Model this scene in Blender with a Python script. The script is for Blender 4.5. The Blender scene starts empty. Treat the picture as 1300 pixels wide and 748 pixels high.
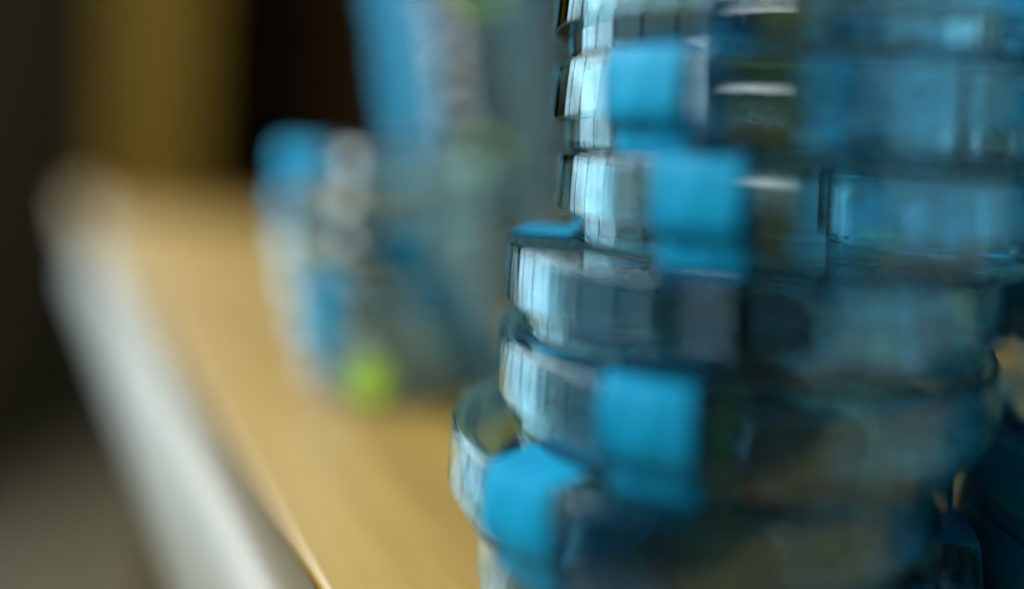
import bpy, bmesh, math, random
from mathutils import Vector, Matrix

R = math.radians
sc = bpy.context.scene
random.seed(7)

# ------------------------------------------------------------------ camera
H = 0.0806                       # camera height above the bench top (m)
F_PX, CX, CY = 970.0, 780.0, 195.7   # focal length / principal point in photo pixels (1300 x 748)
ROLL = R(2.5)
YAW = R(7.6)                      # camera turned to the right of +Y
cam_d = bpy.data.cameras.new('camera')
cam = bpy.data.objects.new('camera', cam_d)
sc.collection.objects.link(cam)
cam_d.sensor_width = 36.0
cam_d.lens = F_PX / 1300.0 * 36.0
cam_d.shift_x = (650.0 - CX) / 1300.0
cam_d.shift_y = -(374.0 - CY) / 1300.0
cam_d.clip_start = 0.005
cam_d.clip_end = 50.0
cam.location = (0, 0, H)
cam.rotation_euler = (Matrix.Rotation(-YAW, 3, 'Z') @ Matrix.Rotation(ROLL, 3, 'Y').inverted() @ Matrix.Rotation(R(90), 3, 'X')).to_euler()
cam_d.dof.use_dof = True
cam_d.dof.focus_distance = 0.1345
cam_d.dof.aperture_fstop = 1.30
cam_d.dof.aperture_blades = 0
sc.camera = cam

def cam_to_world(x, d):
    """horizontal camera coordinates (right, forward) -> world X, Y"""
    c, s = math.cos(YAW), math.sin(YAW)
    return Vector((x * c + d * s, -x * s + d * c, 0))

def unroll(px, py):
    dx, dy = px - CX, py - CY
    c, s = math.cos(ROLL), math.sin(ROLL)
    return dx * c + dy * s, -dx * s + dy * c

def ground(px, py, z=0.0):
    """where the ray through a photo pixel meets the level z"""
    u, v = unroll(px, py)
    d = F_PX * (H - z) / v
    return cam_to_world(u / F_PX * d, d)

def to_px(p):
    """world point -> unrolled photo coordinates (u, v)"""
    c, s = math.cos(YAW), math.sin(YAW)
    x, d = p.x * c - p.y * s, p.x * s + p.y * c
    return x / d * F_PX, (H - p.z) / d * F_PX

# ------------------------------------------------------------------ world (dim room, no sky)
w = bpy.data.worlds.new('World')
sc.world = w
w.use_nodes = True
bg = w.node_tree.nodes['Background']
bg.inputs['Color'].default_value = (0.36, 0.76, 1.0, 1)
bg.inputs['Strength'].default_value = 0.16

# ------------------------------------------------------------------ window light: one lamp per pane
WIN_X = -1.30
# columns (near edge, far edge, weight at eye level), rows (bottom, top, weight): sky panes above, duller garden panes below
cols = [(1.20, 1.62, 1.0, 1), (1.67, 1.96, 0.9, .8), (0.72, 1.14, 1.0, 1), (0.24, 0.66, 0.20, 1.4), (-0.24, 0.18, 0.14, 1.3), (-0.72, -0.30, 0.14, 1.0)]
rows = [(-0.66, -0.345, 0.30, 0), (-0.31, 0.005, 0.46, 0), (0.04, 0.355, 0.62, 0), (0.39, 0.705, 0.8, 0.2), (0.74, 1.075, 2.2, 1), (1.09, 1.425, 3.0, 1), (1.44, 1.775, 3.3, 1)]
for (y0, y1, ks, ku) in cols:
    for (z0, z1, kr, up) in rows:
        l = bpy.data.lights.new('window_light', 'AREA')
        l.shape = 'RECTANGLE'
        l.size = z1 - z0
        l.size_y = y1 - y0
        l.color = (0.84, 0.95, 1.0) if z0 > .7 else (0.58, 0.86, 1.0)
        l.energy = 20.0 * l.size * l.size_y * (ks + max(0, ku - ks) * up) * kr
        o = bpy.data.objects.new('window_light', l)
        o.location = (WIN_X, (y0 + y1) / 2, (z0 + z1) / 2)
        o.rotation_euler = (0, R(-90), 0)
        sc.collection.objects.link(o)

# second window behind the camera to the right, enlarged to brighten the stack
l = bpy.data.lights.new('window_light', 'AREA')
l.shape = 'RECTANGLE'
l.size = 1.45
l.size_y = 1.60
l.color = (0.42, 0.84, 1.0)
l.energy = 1.8 * l.size * l.size_y
o = bpy.data.objects.new('window_light', l)
o.location = (0.77, -.33, 0.56)
o.rotation_euler = (Vector((0.05, .15, 0.56)) - o.location).to_track_quat('-Z', 'Z').to_euler()
sc.collection.objects.link(o)

# tube lamp off to the left of the camera, its beam on the upper dishes
l = bpy.data.lights.new('tube_lamp_light', 'AREA')
l.shape = 'RECTANGLE'
l.size = 0.50
l.size_y = 0.04
l.energy = 0.14
l.color = (0.90, 0.97, 1.0)
l.spread = R(56)
o = bpy.data.objects.new('tube_lamp_light', l)
o.location = (-0.36, -0.33, 0.165)
o.rotation_euler = (Vector((0.02, 0.24, 0.335)) - o.location).to_track_quat('-Z', 'Y').to_euler()
sc.collection.objects.link(o)

# added fill spot out of frame, narrowed to brighten only the rear stacks
l = bpy.data.lights.new('rear_fill_light', 'SPOT')
l.energy = 9.0
l.color = (0.90, 0.97, 1.0)
l.shadow_soft_size = 0.085
l.spot_size = R(24)
l.spot_blend = 0.6
o = bpy.data.objects.new('rear_fill_light', l)
o.location = (-0.42, -0.28, 0.15)
o.rotation_euler = (Vector((-0.06, 0.33, 0.115)) - o.location).to_track_quat('-Z', 'Y').to_euler()
sc.collection.objects.link(o)

# ------------------------------------------------------------------ colour management / cycles
vs = sc.view_settings
vs.view_transform = 'Standard'
vs.look = 'None'
vs.gamma = 1.0
vs.use_curve_mapping = False
vs.exposure = 0.0
sc.render.engine = 'CYCLES'
cy = sc.cycles
cy.use_denoising = True
cy.max_bounces = 32
cy.diffuse_bounces = 3
cy.glossy_bounces = 10
cy.transmission_bounces = 32
cy.transparent_max_bounces = 16
cy.caustics_reflective = True
cy.caustics_refractive = True
cy.blur_glossy = 0.4
cy.sample_clamp_indirect = 4.0
cy.use_adaptive_sampling = True
cy.adaptive_threshold = 0.05
cy.adaptive_min_samples = 16

# ------------------------------------------------------------------ materials
def newmat(name):
    m = bpy.data.materials.new(name)
    m.use_nodes = True
    nt = m.node_tree
    return m, nt, nt.nodes['Principled BSDF']

def plain(name, col, rough=0.6):
    m, nt, b = newmat(name)
    tc = nt.nodes.new('ShaderNodeTexCoord')
    n = nt.nodes.new('ShaderNodeTexNoise'); n.inputs['Scale'].default_value = 9
    n.inputs['Detail'].default_value = 5
    r = nt.nodes.new('ShaderNodeValToRGB')
    r.color_ramp.elements[0].color = (*[c * .78 for c in col], 1)
    r.color_ramp.elements[1].color = (*[c * 1.2 for c in col], 1)
    nt.links.new(tc.outputs['Object'], n.inputs['Vector'])
    nt.links.new(n.outputs['Fac'], r.inputs['Fac'])
    nt.links.new(r.outputs['Color'], b.inputs['Base Color'])
    b.inputs['Roughness'].default_value = rough
    return m

def wood(name, c0, c1, rough, coat=0.0, scale=(6, 90, 90)):
    m, nt, b = newmat(name)
    tc = nt.nodes.new('ShaderNodeTexCoord')
    mp = nt.nodes.new('ShaderNodeMapping'); mp.inputs['Scale'].default_value = scale
    n = nt.nodes.new('ShaderNodeTexNoise'); n.inputs['Scale'].default_value = 1.0
    n.inputs['Detail'].default_value = 8; n.inputs['Roughness'].default_value = .62
    r = nt.nodes.new('ShaderNodeValToRGB')
    r.color_ramp.elements[0].position = .3; r.color_ramp.elements[0].color = (*c0, 1)
    r.color_ramp.elements[1].position = .7; r.color_ramp.elements[1].color = (*c1, 1)
    bp = nt.nodes.new('ShaderNodeBump'); bp.inputs['Strength'].default_value = .06
    bp.inputs['Distance'].default_value = .001
    nt.links.new(tc.outputs['Object'], mp.inputs['Vector'])
    nt.links.new(mp.outputs['Vector'], n.inputs['Vector'])
    nt.links.new(n.outputs['Fac'], r.inputs['Fac'])
    nt.links.new(r.outputs['Color'], b.inputs['Base Color'])
    nt.links.new(n.outputs['Fac'], bp.inputs['Height'])
    nt.links.new(bp.outputs['Normal'], b.inputs['Normal'])
    b.inputs['Roughness'].default_value = rough
    b.inputs['Specular IOR Level'].default_value = .5 if coat else 0.0
    b.inputs['Coat Weight'].default_value = coat
    b.inputs['Coat Roughness'].default_value = .12
    return m

def plastic_glass(name, col, rough=0.0):
    """clear moulded polystyrene; faint uneven tint, mirror-smooth skin"""
    m, nt, b = newmat(name)
    nt.nodes.remove(b)
    g = nt.nodes.new('ShaderNodeBsdfGlass')
    g.inputs['IOR'].default_value = 1.57
    g.inputs['Roughness'].default_value = rough
    tc = nt.nodes.new('ShaderNodeTexCoord')
    n = nt.nodes.new('ShaderNodeTexNoise'); n.inputs['Scale'].default_value = 60
    n.inputs['Detail'].default_value = 1
    r = nt.nodes.new('ShaderNodeValToRGB')
    r.color_ramp.elements[0].color = (*[c * .985 for c in col], 1)
    r.color_ramp.elements[1].color = (*[min(1, c * 1.01) for c in col], 1)
    nt.links.new(tc.outputs['Object'], n.inputs['Vector'])
    nt.links.new(n.outputs['Fac'], r.inputs['Fac'])
    nt.links.new(r.outputs['Color'], g.inputs['Color'])
    nt.links.new(g.outputs['BSDF'], nt.nodes['Material Output'].inputs['Surface'])
    return m

def tape_mat(name, c0, c1):
    m, nt, b = newmat(name)
    tc = nt.nodes.new('ShaderNodeTexCoord')
    n = nt.nodes.new('ShaderNodeTexNoise'); n.inputs['Scale'].default_value = 70
    n.inputs['Detail'].default_value = 5
    r = nt.nodes.new('ShaderNodeValToRGB')
    r.color_ramp.elements[0].position = .3; r.color_ramp.elements[0].color = (*c0, 1)
    r.color_ramp.elements[1].position = .7; r.color_ramp.elements[1].color = (*c1, 1)
    bp = nt.nodes.new('ShaderNodeBump'); bp.inputs['Strength'].default_value = .25
    bp.inputs['Distance'].default_value = .0004
    tr = nt.nodes.new('ShaderNodeBsdfTranslucent')
    tr.inputs['Color'].default_value = (c1[0], c1[1], c1[2], 1)
    mx = nt.nodes.new('ShaderNodeMixShader'); mx.inputs['Fac'].default_value = .30
    nt.links.new(tc.outputs['Object'], n.inputs['Vector'])
    nt.links.new(n.outputs['Fac'], r.inputs['Fac'])
    nt.links.new(r.outputs['Color'], b.inputs['Base Color'])
    nt.links.new(n.outputs['Fac'], bp.inputs['Height'])
    nt.links.new(bp.outputs['Normal'], b.inputs['Normal'])
    b.inputs['Roughness'].default_value = .6
    b.inputs['Specular IOR Level'].default_value = .25
    nt.links.new(b.outputs['BSDF'], mx.inputs[1])
    nt.links.new(tr.outputs['BSDF'], mx.inputs[2])
    nt.links.new(mx.outputs['Shader'], nt.nodes['Material Output'].inputs['Surface'])
    return m

M_BENCH = wood('varnished_bench_wood', (.19, .10, .017), (.36, .212, .044), .45, .05, (3.5, 42, 42))
M_BAND = plain('pale_edge_band', (.125, .09, .042), .40)
M_BAND.node_tree.nodes['Principled BSDF'].inputs['Specular IOR Level'].default_value = .55
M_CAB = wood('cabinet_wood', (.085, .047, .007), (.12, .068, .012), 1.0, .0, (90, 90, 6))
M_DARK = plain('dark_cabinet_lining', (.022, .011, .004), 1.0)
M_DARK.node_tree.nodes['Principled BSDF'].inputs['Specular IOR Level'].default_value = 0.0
M_FLOOR = plain('brown_floor', (.15, .10, .05), .7)
M_WALL = plain('dim_wall', (.15, .105, .05), .9)
M_PLASTIC = plastic_glass('clear_polystyrene', (.85, .96, .985))
M_SCUFFED = plastic_glass('scuffed_polystyrene', (.95, .985, .985), .07)
M_TAPE = tape_mat('blue_tape', (.0, .25, .43), (.002, .33, .53))
M_GREEN = plain('lime_sticker', (.36, .54, .03), .5)
M_SPEC = plain('dark_specimen', (.006, .010, .013), .45)

# ------------------------------------------------------------------ helpers
def obj(name, me, mat, parent=None):
    o = bpy.data.objects.new(name, me)
    sc.collection.objects.link(o)
    if mat is not None and not me.materials:
        me.materials.append(mat)
    if parent is not None:
        o.parent = parent
    return o

def struct(o):
    o['kind'] = 'structure'
    return o

def box_mesh(name, x0, x1, y0, y1, z0, z1, bevel=0.0):
    bm = bmesh.new()
    bmesh.ops.create_cube(bm, size=1)
    for v in bm.verts:
        v.co = Vector((x0 if v.co.x < 0 else x1, y0 if v.co.y < 0 else y1, z0 if v.co.z < 0 else z1))
    if bevel:
        bmesh.ops.bevel(bm, geom=bm.edges[:], offset=bevel, segments=2, affect='EDGES', profile=.5)
    me = bpy.data.meshes.new(name)
    bm.to_mesh(me); bm.free()
    return me

def rounded(poly, rads, n=4):
    """closed 2-D polygon with filleted corners"""
    out = []
    N = len(poly)
    for i in range(N):
        p = Vector(poly[i]); a = Vector(poly[i - 1]); b = Vector(poly[(i + 1) % N])
        r = rads[i]
        if r <= 0:
            out.append((p.x, p.y)); continue
        da = (a - p).normalized(); db = (b - p).normalized()
        ang = da.angle(db)
        t = r / math.tan(ang / 2)
        c = p + (da + db).normalized() * (r / math.sin(ang / 2))
        s = p + da * t; e = p + db * t
        a0 = math.atan2(s.y - c.y, s.x - c.x); a1 = math.atan2(e.y - c.y, e.x - c.x)
        d = (a1 - a0 + math.pi) % (2 * math.pi) - math.pi
        for k in range(n + 1):
            q = a0 + d * k / n
            out.append((c.x + r * math.cos(q), c.y + r * math.sin(q)))
    return out

def lathe_mesh(name, prof, seg=144):
    """prof: open polyline from axis to axis (r, z)"""
    vs_, fs = [], []
    rings = []
    for (r, z) in prof:
        if r < 1e-7:
            rings.append([len(vs_)]); vs_.append((0, 0, z))
        else:
            rings.append(list(range(len(vs_), len(vs_) + seg)))
            for k in range(seg):
                a = 2 * math.pi * k / seg
                vs_.append((r * math.cos(a), r * math.sin(a), z))
    for A, B in zip(rings[:-1], rings[1:]):
        for k in range(seg):
            k2 = (k + 1) % seg
            if len(A) == 1 and len(B) > 1:
                fs.append((A[0], B[k], B[k2]))
            elif len(B) == 1 and len(A) > 1:
                fs.append((A[k], B[0], A[k2]))
            elif len(A) > 1:
                fs.append((A[k], B[k], B[k2], A[k2]))
    me = bpy.data.meshes.new(name)
    me.from_pydata(vs_, [], fs)
    bm = bmesh.new(); bm.from_mesh(me)
    bmesh.ops.recalc_face_normals(bm, faces=bm.faces[:])
    bm.to_mesh(me); bm.free()
    me.polygons.foreach_set('use_smooth', [True] * len(me.polygons))
    me.set_sharp_from_angle(angle=R(38))
    return me

# ------------------------------------------------------------------ setting: floor, walls, bench
FLOOR_Z = -0.80
struct(obj('floor', box_mesh('floor', -1.6, 5.0, -5.0, 2.7, FLOOR_Z - .05, FLOOR_Z), M_FLOOR))
struct(obj('wall_back', box_mesh('wall_back', -1.6, 5.0, 2.6, 2.7, FLOOR_Z + .002, 1.6), M_WALL))
struct(obj('wall_left', box_mesh('wall_left', -1.6, -1.34, -5.0, 2.598, FLOOR_Z + .002, 1.6), M_WALL))

# bench: front edge runs along E_DIR through E_PT, worktop lies to its right
E_PT = ground(408, 748)
E_VEC = ground(130, 300) - E_PT
E_DIR = E_VEC.normalized()
E_ANG = math.atan2(E_DIR.y, E_DIR.x)
T_BENCH = .034
def bar_mesh(name, pr, L0, L1):
    """2-D outline (across, z) extruded along the front edge; across > 0 lies off the bench"""
    n = len(pr)
    vs_ = [(L0, a, z) for a, z in pr] + [(L1, a, z) for a, z in pr]
    fs = [(i, (i + 1) % n, n + (i + 1) % n, n + i) for i in range(n)]
    fs += [tuple(range(n)), tuple(range(2 * n - 1, n - 1, -1))]
    me = bpy.data.meshes.new(name)
    me.from_pydata(vs_, [], fs)
    bm = bmesh.new(); bm.from_mesh(me)
    bmesh.ops.recalc_face_normals(bm, faces=bm.faces[:])
    bm.to_mesh(me); bm.free()
    me.polygons.foreach_set('use_smooth', [True] * len(me.polygons))
    me.set_sharp_from_angle(angle=R(30))
    return me
L0, L1 = -.55, 1.05
LB = E_VEC.length * .88          # the edge band stops short of the far end
top_pr = rounded([(-.0006, 0.0), (-.9, 0.0), (-.9, -T_BENCH), (-.0006, -T_BENCH)], [.0012, .002, .002, .001], 4)
band_pr = rounded([(.017, -.0006), (0.0, -.0006), (0.0, -T_BENCH + .0006), (.017, -T_BENCH + .0006)], [.0145, .0008, .0008, .012], 8)
bench = bpy.data.objects.new('wooden_bench', None)
sc.collection.objects.link(bench)
bench.location = E_PT; bench.rotation_euler = (0, 0, E_ANG)
bench['label'] = 'varnished golden wood bench with a pale rounded front edge, under all the dishes'
bench['category'] = 'bench'
obj('worktop', bar_mesh('worktop', top_pr, L0, L1), M_BENCH, bench)
obj('edge_band', bar_mesh('edge_band', band_pr, L0, LB), M_BAND, bench)['label'] = 'pale grey rounded edge band'
for lx in (-.45, L1 - .05):
    for ly in (-.12, -.80):
        obj('leg', box_mesh('leg', lx - .025, lx + .025, ly - .025, ly + .025, FLOOR_Z + .001, -.0345, .003), M_FLOOR, bench)

# ------------------------------------------------------------------ cabinet at the far end of the bench
cab = bpy.data.objects.new('wooden_cabinet', None)
sc.collection.objects.link(cab)
cab.location = cam_to_world(-.440, .80) + Vector((0, 0, .001))
cab.scale = (.78, .78, .78)
cab.rotation_euler = (0, 0, -YAW)
cab['label'] = 'blurred brown wooden cabinet with a dark open front, behind the blurred dishes'
cab['category'] = 'cabinet'
CH = .62
obj('stile', box_mesh('stile', -.13, .015, 0, .022, 0, CH, .002), M_CAB, cab)
obj('stile', box_mesh('stile', .75, .83, 0, .022, 0, CH, .002), M_CAB, cab)
obj('rail', box_mesh('rail', .016, .749, 0, .022, CH - .06, CH, .002), M_CAB, cab)
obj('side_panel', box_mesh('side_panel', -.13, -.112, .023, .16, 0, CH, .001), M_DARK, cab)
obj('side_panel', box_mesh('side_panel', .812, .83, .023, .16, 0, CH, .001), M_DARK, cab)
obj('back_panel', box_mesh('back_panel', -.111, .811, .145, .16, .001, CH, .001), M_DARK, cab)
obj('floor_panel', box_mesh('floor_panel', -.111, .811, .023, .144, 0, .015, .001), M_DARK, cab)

# ------------------------------------------------------------------ petri dish meshes
RAD = .045
DH = .0156           # closed dish height
LIDH = .0100         # lid skirt
PITCH = .0160
mm = .001
lid_prof = [(0, DH)] + rounded([(RAD, DH), (RAD + .0004, DH - LIDH), (RAD - .0006, DH - LIDH), (RAD - .0009, DH - .0012), (0.02, DH - .0012)],
                               [.0005, .0003, .0003, .0004, 0], 4)[:-1]
lid_prof = lid_prof + [(0, DH - .0012)]
BO = .0426
base_prof = [(0, 0)] + [(BO - .004, 0.0), (BO - .0036, -.0001), (BO - .0024, -.0001)]
base_prof += rounded([(0.02, 0), (BO - .0003, 0.0), (BO, DH - .0016), (BO - .0012, DH - .0016), (BO - .0015, .0013), (.02, .0013)],
                     [0, .0010, .0003, .0003, .0006, 0], 5)[1:-1] + [(0, .0013)]
ME_LID = lathe_mesh('lid', lid_prof)
ME_BASE = lathe_mesh('base', base_prof)
ME_LID_S = ME_LID.copy(); ME_BASE_S = ME_BASE.copy()
ME_LID_S.materials.append(M_SCUFFED); ME_BASE_S.materials.append(M_SCUFFED)
ME_LID.materials.append(M_PLASTIC); ME_BASE.materials.append(M_PLASTIC)

def tape_mesh(seed, width=.0135, fold=.011, under=.006):
    """strip of tape folded over the lid, down the side and under the base; centred on local -Y"""
    rnd = random.Random(seed)
    th = .00018
    bul = rnd.uniform(0, .0004)
    g = .00025
    prof = [(RAD - fold, DH + g), (RAD - fold * .5, DH + g), (RAD - .0010, DH + g), (RAD + .00005, DH + .0001),
            (RAD + .0004, DH - .0007), (RAD + .0006 + bul, DH - LIDH * .35), (RAD + .0007 + bul, DH - LIDH * .7),
            (RAD + .0006, DH - LIDH + .0002), (RAD - .0004, DH - LIDH - .0012), (BO + .0008 + bul, .0040), (BO + .0004, .0015),
            (BO + .0001, .0001), (BO - .0010, -.00028), (BO - under, -.00028)]
    nw = 12
    skew = rnd.uniform(-.0009, .0009); ragged = [rnd.uniform(-.0004, .0004) for _ in range(nw + 1)]
    grid = []
    L = len(prof) - 1
    for i, (r, z) in enumerate(prof):
        row = []
        for k in range(nw + 1):
            s = (k / nw - .5) * width + skew * (i / L - .5) * 2
            rr = r + (ragged[k] if i in (0, L) else 0)
            if i in (0, 1, 2, L - 1, L):
                # flat folds keep straight sides
                rr = math.sqrt(max(rr * rr - s * s, 1e-8)) if i not in (0, L) else rr - s * s / RAD * .5
                row.append(Vector((s, -rr, z)))
            else:
                a = s / RAD
                wob = .00012 * math.sin(k * 1.1 + i * .9 + seed)
                row.append(Vector(((rr + wob) * math.sin(a), -(rr + wob) * math.cos(a), z)))
        grid.append(row)
    bm = bmesh.new()
    V = [[bm.verts.new(p) for p in row] for row in grid]
    for i in range(L):
        for k in range(nw):
            bm.faces.new((V[i][k], V[i][k + 1], V[i + 1][k + 1], V[i + 1][k]))
    bmesh.ops.recalc_face_normals(bm, faces=bm.faces[:])
    f0 = max(bm.faces, key=lambda f: -f.calc_center_median().y if f.calc_center_median().z < DH * .8 else -9)
    if f0.normal.y > 0:
        bmesh.ops.reverse_faces(bm, faces=bm.faces[:])
    bm.normal_update()
    bmesh.ops.solidify(bm, geom=bm.faces[:], thickness=-th)
    me = bpy.data.meshes.new('sealing_tape')
    bm.to_mesh(me); bm.free()
    me.polygons.foreach_set('use_smooth', [True] * len(me.polygons))
    me.set_sharp_from_angle(angle=R(50))
    me.materials.append(M_TAPE)
    return me
TAPES = [tape_mesh(s) for s in range(5)]
TAPE_LONG = tape_mesh(6, fold=.013, under=.022)

def dot_mesh():
    """round sticker bent round the lid skirt"""
    bm = bmesh.new()
    rad, zc = .0080, DH * .66
    c = bm.verts.new((0, -(RAD + .0012), zc))
    N = 28; rings = []
    for q in (.5, 1.0):
        rings.append([bm.verts.new(((RAD + .0012) * math.sin(q * rad * math.cos(2 * math.pi * k / N) / RAD),
                                    -(RAD + .0012) * math.cos(q * rad * math.cos(2 * math.pi * k / N) / RAD),
                                    zc + q * rad * math.sin(2 * math.pi * k / N))) for k in range(N)])
    for k in range(N):
        bm.faces.new((c, rings[0][k], rings[0][(k + 1) % N]))
        bm.faces.new((rings[0][k], rings[1][k], rings[1][(k + 1) % N], rings[0][(k + 1) % N]))
    bm.normal_update()
    bmesh.ops.solidify(bm, geom=bm.faces[:], thickness=.0002)
    me = bpy.data.meshes.new('dot_sticker')
    bm.to_mesh(me); bm.free()
    me.materials.append(M_GREEN)
    return me
ME_DOT = dot_mesh()

def dish(x, y, z, label, group, tapes=(), dots=(), rz=None, tilt=(0, 0), scuffed=False, long_tape=False, size=1.0):
    t = bpy.data.objects.new('petri_dish', None)
    sc.collection.objects.link(t)
    t.location = (x, y, z)
    t.scale = (size, size, size)
    t.rotation_euler = (R(tilt[0]), R(tilt[1]), 0)
    t['label'] = label; t['category'] = 'petri dish'; t['group'] = group
    spin = random.uniform(0, 6.28) if rz is None else rz
    for nm, me in (('lid', ME_LID_S if scuffed else ME_LID), ('base', ME_BASE_S if scuffed else ME_BASE)):
        o = obj(nm, me, None, t); o.rotation_euler = (0, 0, spin)
    for i, a in enumerate(tapes):
        # angle a in degrees: 0 faces the camera side (-Y), + turns to the right (+X)
        o = obj('sealing_tape', TAPE_LONG if long_tape and i == 0 else TAPES[(i + int(abs(a))) % len(TAPES)], None, t)
        o.rotation_euler = (0, 0, R(a))
    for a in dots:
        o = obj('dot_sticker', ME_DOT, None, t)
        o.rotation_euler = (0, 0, R(a))
    return t

def centre_from_left_edge(px, py, depth, rad=RAD):
    """dish centre (X, Y) whose left silhouette is at photo pixel px, py and whose centre depth is given"""
    u, v = unroll(px, py)
    al = math.atan2(u, F_PX)
    lo, hi = al, al + 1.2
    for _ in range(60):
        th = (lo + hi) / 2
        d = depth / math.cos(th)
        if math.asin(min(1, rad / d)) > th - al: lo = th
        else: hi = th
    p = cam_to_world(depth * math.tan(th), depth)
    return p.x, p.y

def tape_angle(X, Y, z, px, py):
    """angle on the camera side of a dish whose rim shows at photo pixel px"""
    u0 = unroll(px, py)[0]
    face = math.degrees(math.atan2(-X, Y))      # direction back to the camera
    best = min((abs(to_px(Vector((X + RAD * math.sin(R(a)), Y - RAD * math.cos(R(a)), z)))[0] - u0), a)
               for a in [face - 70 + k * .5 for k in range(281)])
    return best[1]

# ------------------------------------------------------------------ main stack (bottom to top)
ORD = ['seventh and lowest', 'sixth', 'fifth', 'fourth', 'third', 'second', 'topmost']
GRP = 'clear petri dishes sealed with blue tape'
main = [  # left edge px, py; photo x of the front tape; further tapes (deg); words
    (605, 720, 770, (70, 178, 142, 105, 205), 'lowest clear petri dish of the sharp front stack, resting on the bench'),
    (571, 580, 657, (66, 170, 135, 215), 'clear petri dish jutting out furthest in the sharp front stack, second from its bottom'),
    (633, 460, 820, (182, 150, 78, 210), 'clear petri dish third from the bottom of the sharp front stack, tape on its front'),
    (645, 360, None, (-108, 96, 168, 132), 'middle clear petri dish of the sharp front stack, under the dish holding a smaller dish'),
    (708, 245, 878, (100, 178, 66), 'clear petri dish with a smaller dish shut inside, in the sharp front stack'),
    (703, 118, 812, (135, 190, 100), 'clear petri dish second from the top of the sharp front stack, broad tape strip'),
    (706, 20, None, (178, 140, 80), 'topmost clear petri dish of the sharp front stack'),
]
Z0 = .0008
centres = []
for i, (px, py, tx, tp, lab) in enumerate(main):
    X, Y = centre_from_left_edge(px, py, .1462)
    z = Z0 + i * PITCH
    centres.append((X, Y, z))
    tp = list(tp)
    if tx:
        tp.insert(0, tape_angle(X, Y, z + DH * .5, tx, py + 60))
    dish(X, Y, z, lab, GRP, tp, (), long_tape=(i == 1))

# small dish inside the third dish from the top
bx, by, bz = centres[4]
sd = bpy.data.objects.new('small_petri_dish', None)
sc.collection.objects.link(sd)
sd.location = (bx + .0165, by - .0160, bz + .0015)
sd['label'] = 'small clear petri dish standing inside a larger one of the sharp stack'
sd['category'] = 'petri dish'
SR, SH = .0168, .0116
sl = [(0, SH)] + rounded([(SR, SH), (SR, SH - .0075), (SR - .0008, SH - .0075), (SR - .0009, SH - .0009), (.008, SH - .0009)], [.0006, .0002, .0002, .0003, 0], 4)[:-1] + [(0, SH - .0009)]
sb = [(0, 0)] + rounded([(.008, 0), (SR - .0016, 0), (SR - .0015, SH - .0012), (SR - .0024, SH - .0012), (SR - .0025, .001), (.008, .001)], [0, .0006, .0002, .0002, .0004, 0], 4)[1:-1] + [(0, .001)]
obj('lid', lathe_mesh('lid', sl, 96), M_PLASTIC, sd)
obj('base', lathe_mesh('base', sb, 96), M_PLASTIC, sd)

# dark specimens lying in three of the dishes
def specimen_mesh(seed, L, W, T):
    rnd = random.Random(seed)
    bm = bmesh.new()
    bmesh.ops.create_icosphere(bm, subdivisions=3, radius=1)
    ph = [rnd.uniform(0, 6) for _ in range(4)]
    for v in bm.verts:
        x, y, z = v.co
        k = 1 + .12 * math.sin(3 * x + ph[0]) + .10 * math.sin(4 * y + ph[1]) + .08 * math.sin(5 * z + 3 * x + ph[2])
        sx = math.copysign(abs(x) ** .6, x); sy = math.copysign(abs(y) ** .7, y); sz = math.copysign(abs(z) ** .55, z)
        v.co = Vector((sx * L / 2 * k, sy * W / 2 * k + sx * W * .25, sz * T / 2 * (1 - .25 * sx)))
    zmin = min(v.co.z for v in bm.verts)
    for v in bm.verts: v.co.z -= zmin
    me = bpy.data.meshes.new('dark_specimen')
    bm.to_mesh(me); bm.free()
    me.polygons.foreach_set('use_smooth', [True] * len(me.polygons))
    return me
for (i, px, py, L, W, T, rz, lab) in [
        (3, 980, 440, .015, .011, .0075, -10, 'near-black specimen lump inside the middle dish of the sharp stack'),
        (2, 1030, 580, .018, .010, .0055, -25, 'near-black specimen lump with a sloping end, two dishes above the bench'),
        (1, 1065, 690, .020, .011, .0045, 12, 'flat near-black leaf-like specimen in the furthest jutting dish')]:
    X0, Y0, Zd = centres[i]
    g_ = ground(px, py, Zd + .004)
    Xd, Yd = g_.x, g_.y
    d = Vector((Xd - X0, Yd - Y0)); 
    if d.length > .028: d *= .028 / d.length
    o = obj('dark_specimen', specimen_mesh(i, L, W, T), M_SPEC)
    o.location = (X0 + d.x, Y0 + d.y, Zd + .0016); o.rotation_euler = (0, 0, R(rz))
    o['label'] = lab; o['category'] = 'specimen'; o['group'] = 'dark specimens in the dishes'

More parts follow.
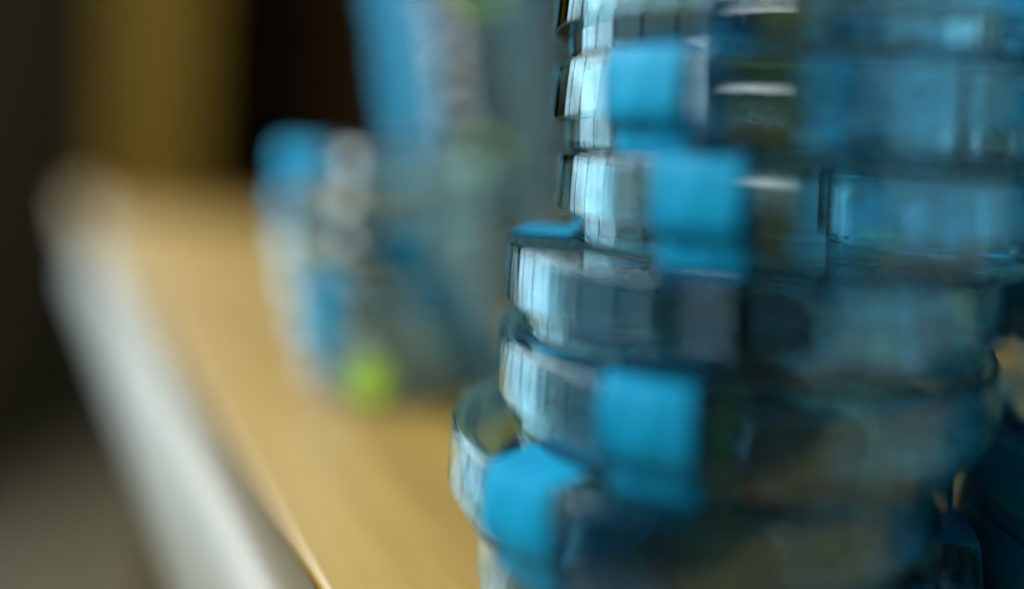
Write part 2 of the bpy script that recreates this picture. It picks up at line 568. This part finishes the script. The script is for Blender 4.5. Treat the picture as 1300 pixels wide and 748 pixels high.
# ------------------------------------------------------------------ right-hand stack, mostly out of frame
right_d = .142
right = [(1215, 690, (-122, -106, -90, -74)), (1210, 600, (-122, -106, -90, -74)), (1296, 510, (-70,)), (1256, 410, (-116, -100, -84)), (1310, 330, (-90,)),
         (1300, 250, (-50,)), (1290, 120, (-75,)), (1262, 20, (-116, -100, -84))]
WORD = ['lowest', 'second', 'third', 'fourth', 'fifth', 'sixth', 'seventh', 'eighth']
for i, r in enumerate(right):
    X, Y = centre_from_left_edge(r[0], r[1], right_d)
    dish(X, Y, Z0 + i * PITCH, 'clear blue-taped petri dish, %s from the bench in the stack right of the sharp one' % WORD[i], GRP, r[1+1])

# ------------------------------------------------------------------ blurred low stack behind
rnd = random.Random(3)
low_d = .268
LOWS = .82          # these dishes are a smaller size
NUM = ['lowest', 'second from the bottom', 'third from the bottom', 'fourth from the bottom', 'fifth from the bottom', 'topmost']
lows = [(378, 500, (50,), (-13,)), (364, 440, (-34, 40), ()), (352, 390, (-24, 30), ()), (346, 330, (18,), ()), (346, 280, (-56,), ()),
        (350, 220, (-52, -33), ())]
for i, (px, py, tp, dt) in enumerate(lows):
    X, Y = centre_from_left_edge(px, py, low_d, RAD * LOWS)
    dish(X, Y, Z0 + i * PITCH * LOWS, 'smaller blurred clear petri dish, %s in the low rear stack' % NUM[i], GRP, tp, dt, scuffed=True, size=LOWS)

# ------------------------------------------------------------------ blurred tall stack behind
tall_d = .400
NUM2 = ['lowest', 'second', 'third', 'fourth', 'fifth', 'sixth', 'seventh', 'eighth', 'ninth', 'tenth', 'eleventh']
for i in range(11):
    px = 515 - 4 * i + rnd.uniform(-6, 6)
    py = CY + F_PX * (H - i * PITCH - .009) / tall_d
    X, Y = centre_from_left_edge(px, py, tall_d)
    tp = [rnd.uniform(-62, -54), rnd.uniform(-42, -36)] if i > 4 else []
    tp += [rnd.uniform(20, 70)] if i % 2 else []
    dt = {4: (6,), 9: (14,)}.get(i, ())
    dish(X, Y, Z0 + i * PITCH, 'blurred clear petri dish, %s from the bench in the tall rear stack' % NUM2[i], GRP, tp, dt, scuffed=True)

# ------------------------------------------------------------------ blurred stack behind, seen through the sharp one
far_d = .36
for i in range(8):
    px = 1010 + rnd.uniform(-10, 10)
    py = CY + F_PX * (H - i * PITCH - .009) / far_d
    X, Y = centre_from_left_edge(px, py, far_d)
    dish(X, Y, Z0 + i * PITCH, 'blurred clear petri dish, %s from the bench in the stack seen through the sharp one' % NUM2[i], GRP,
         [rnd.uniform(-75, -60), rnd.uniform(-20, 0), rnd.uniform(20, 45)], (-42,) if i == 5 else ())
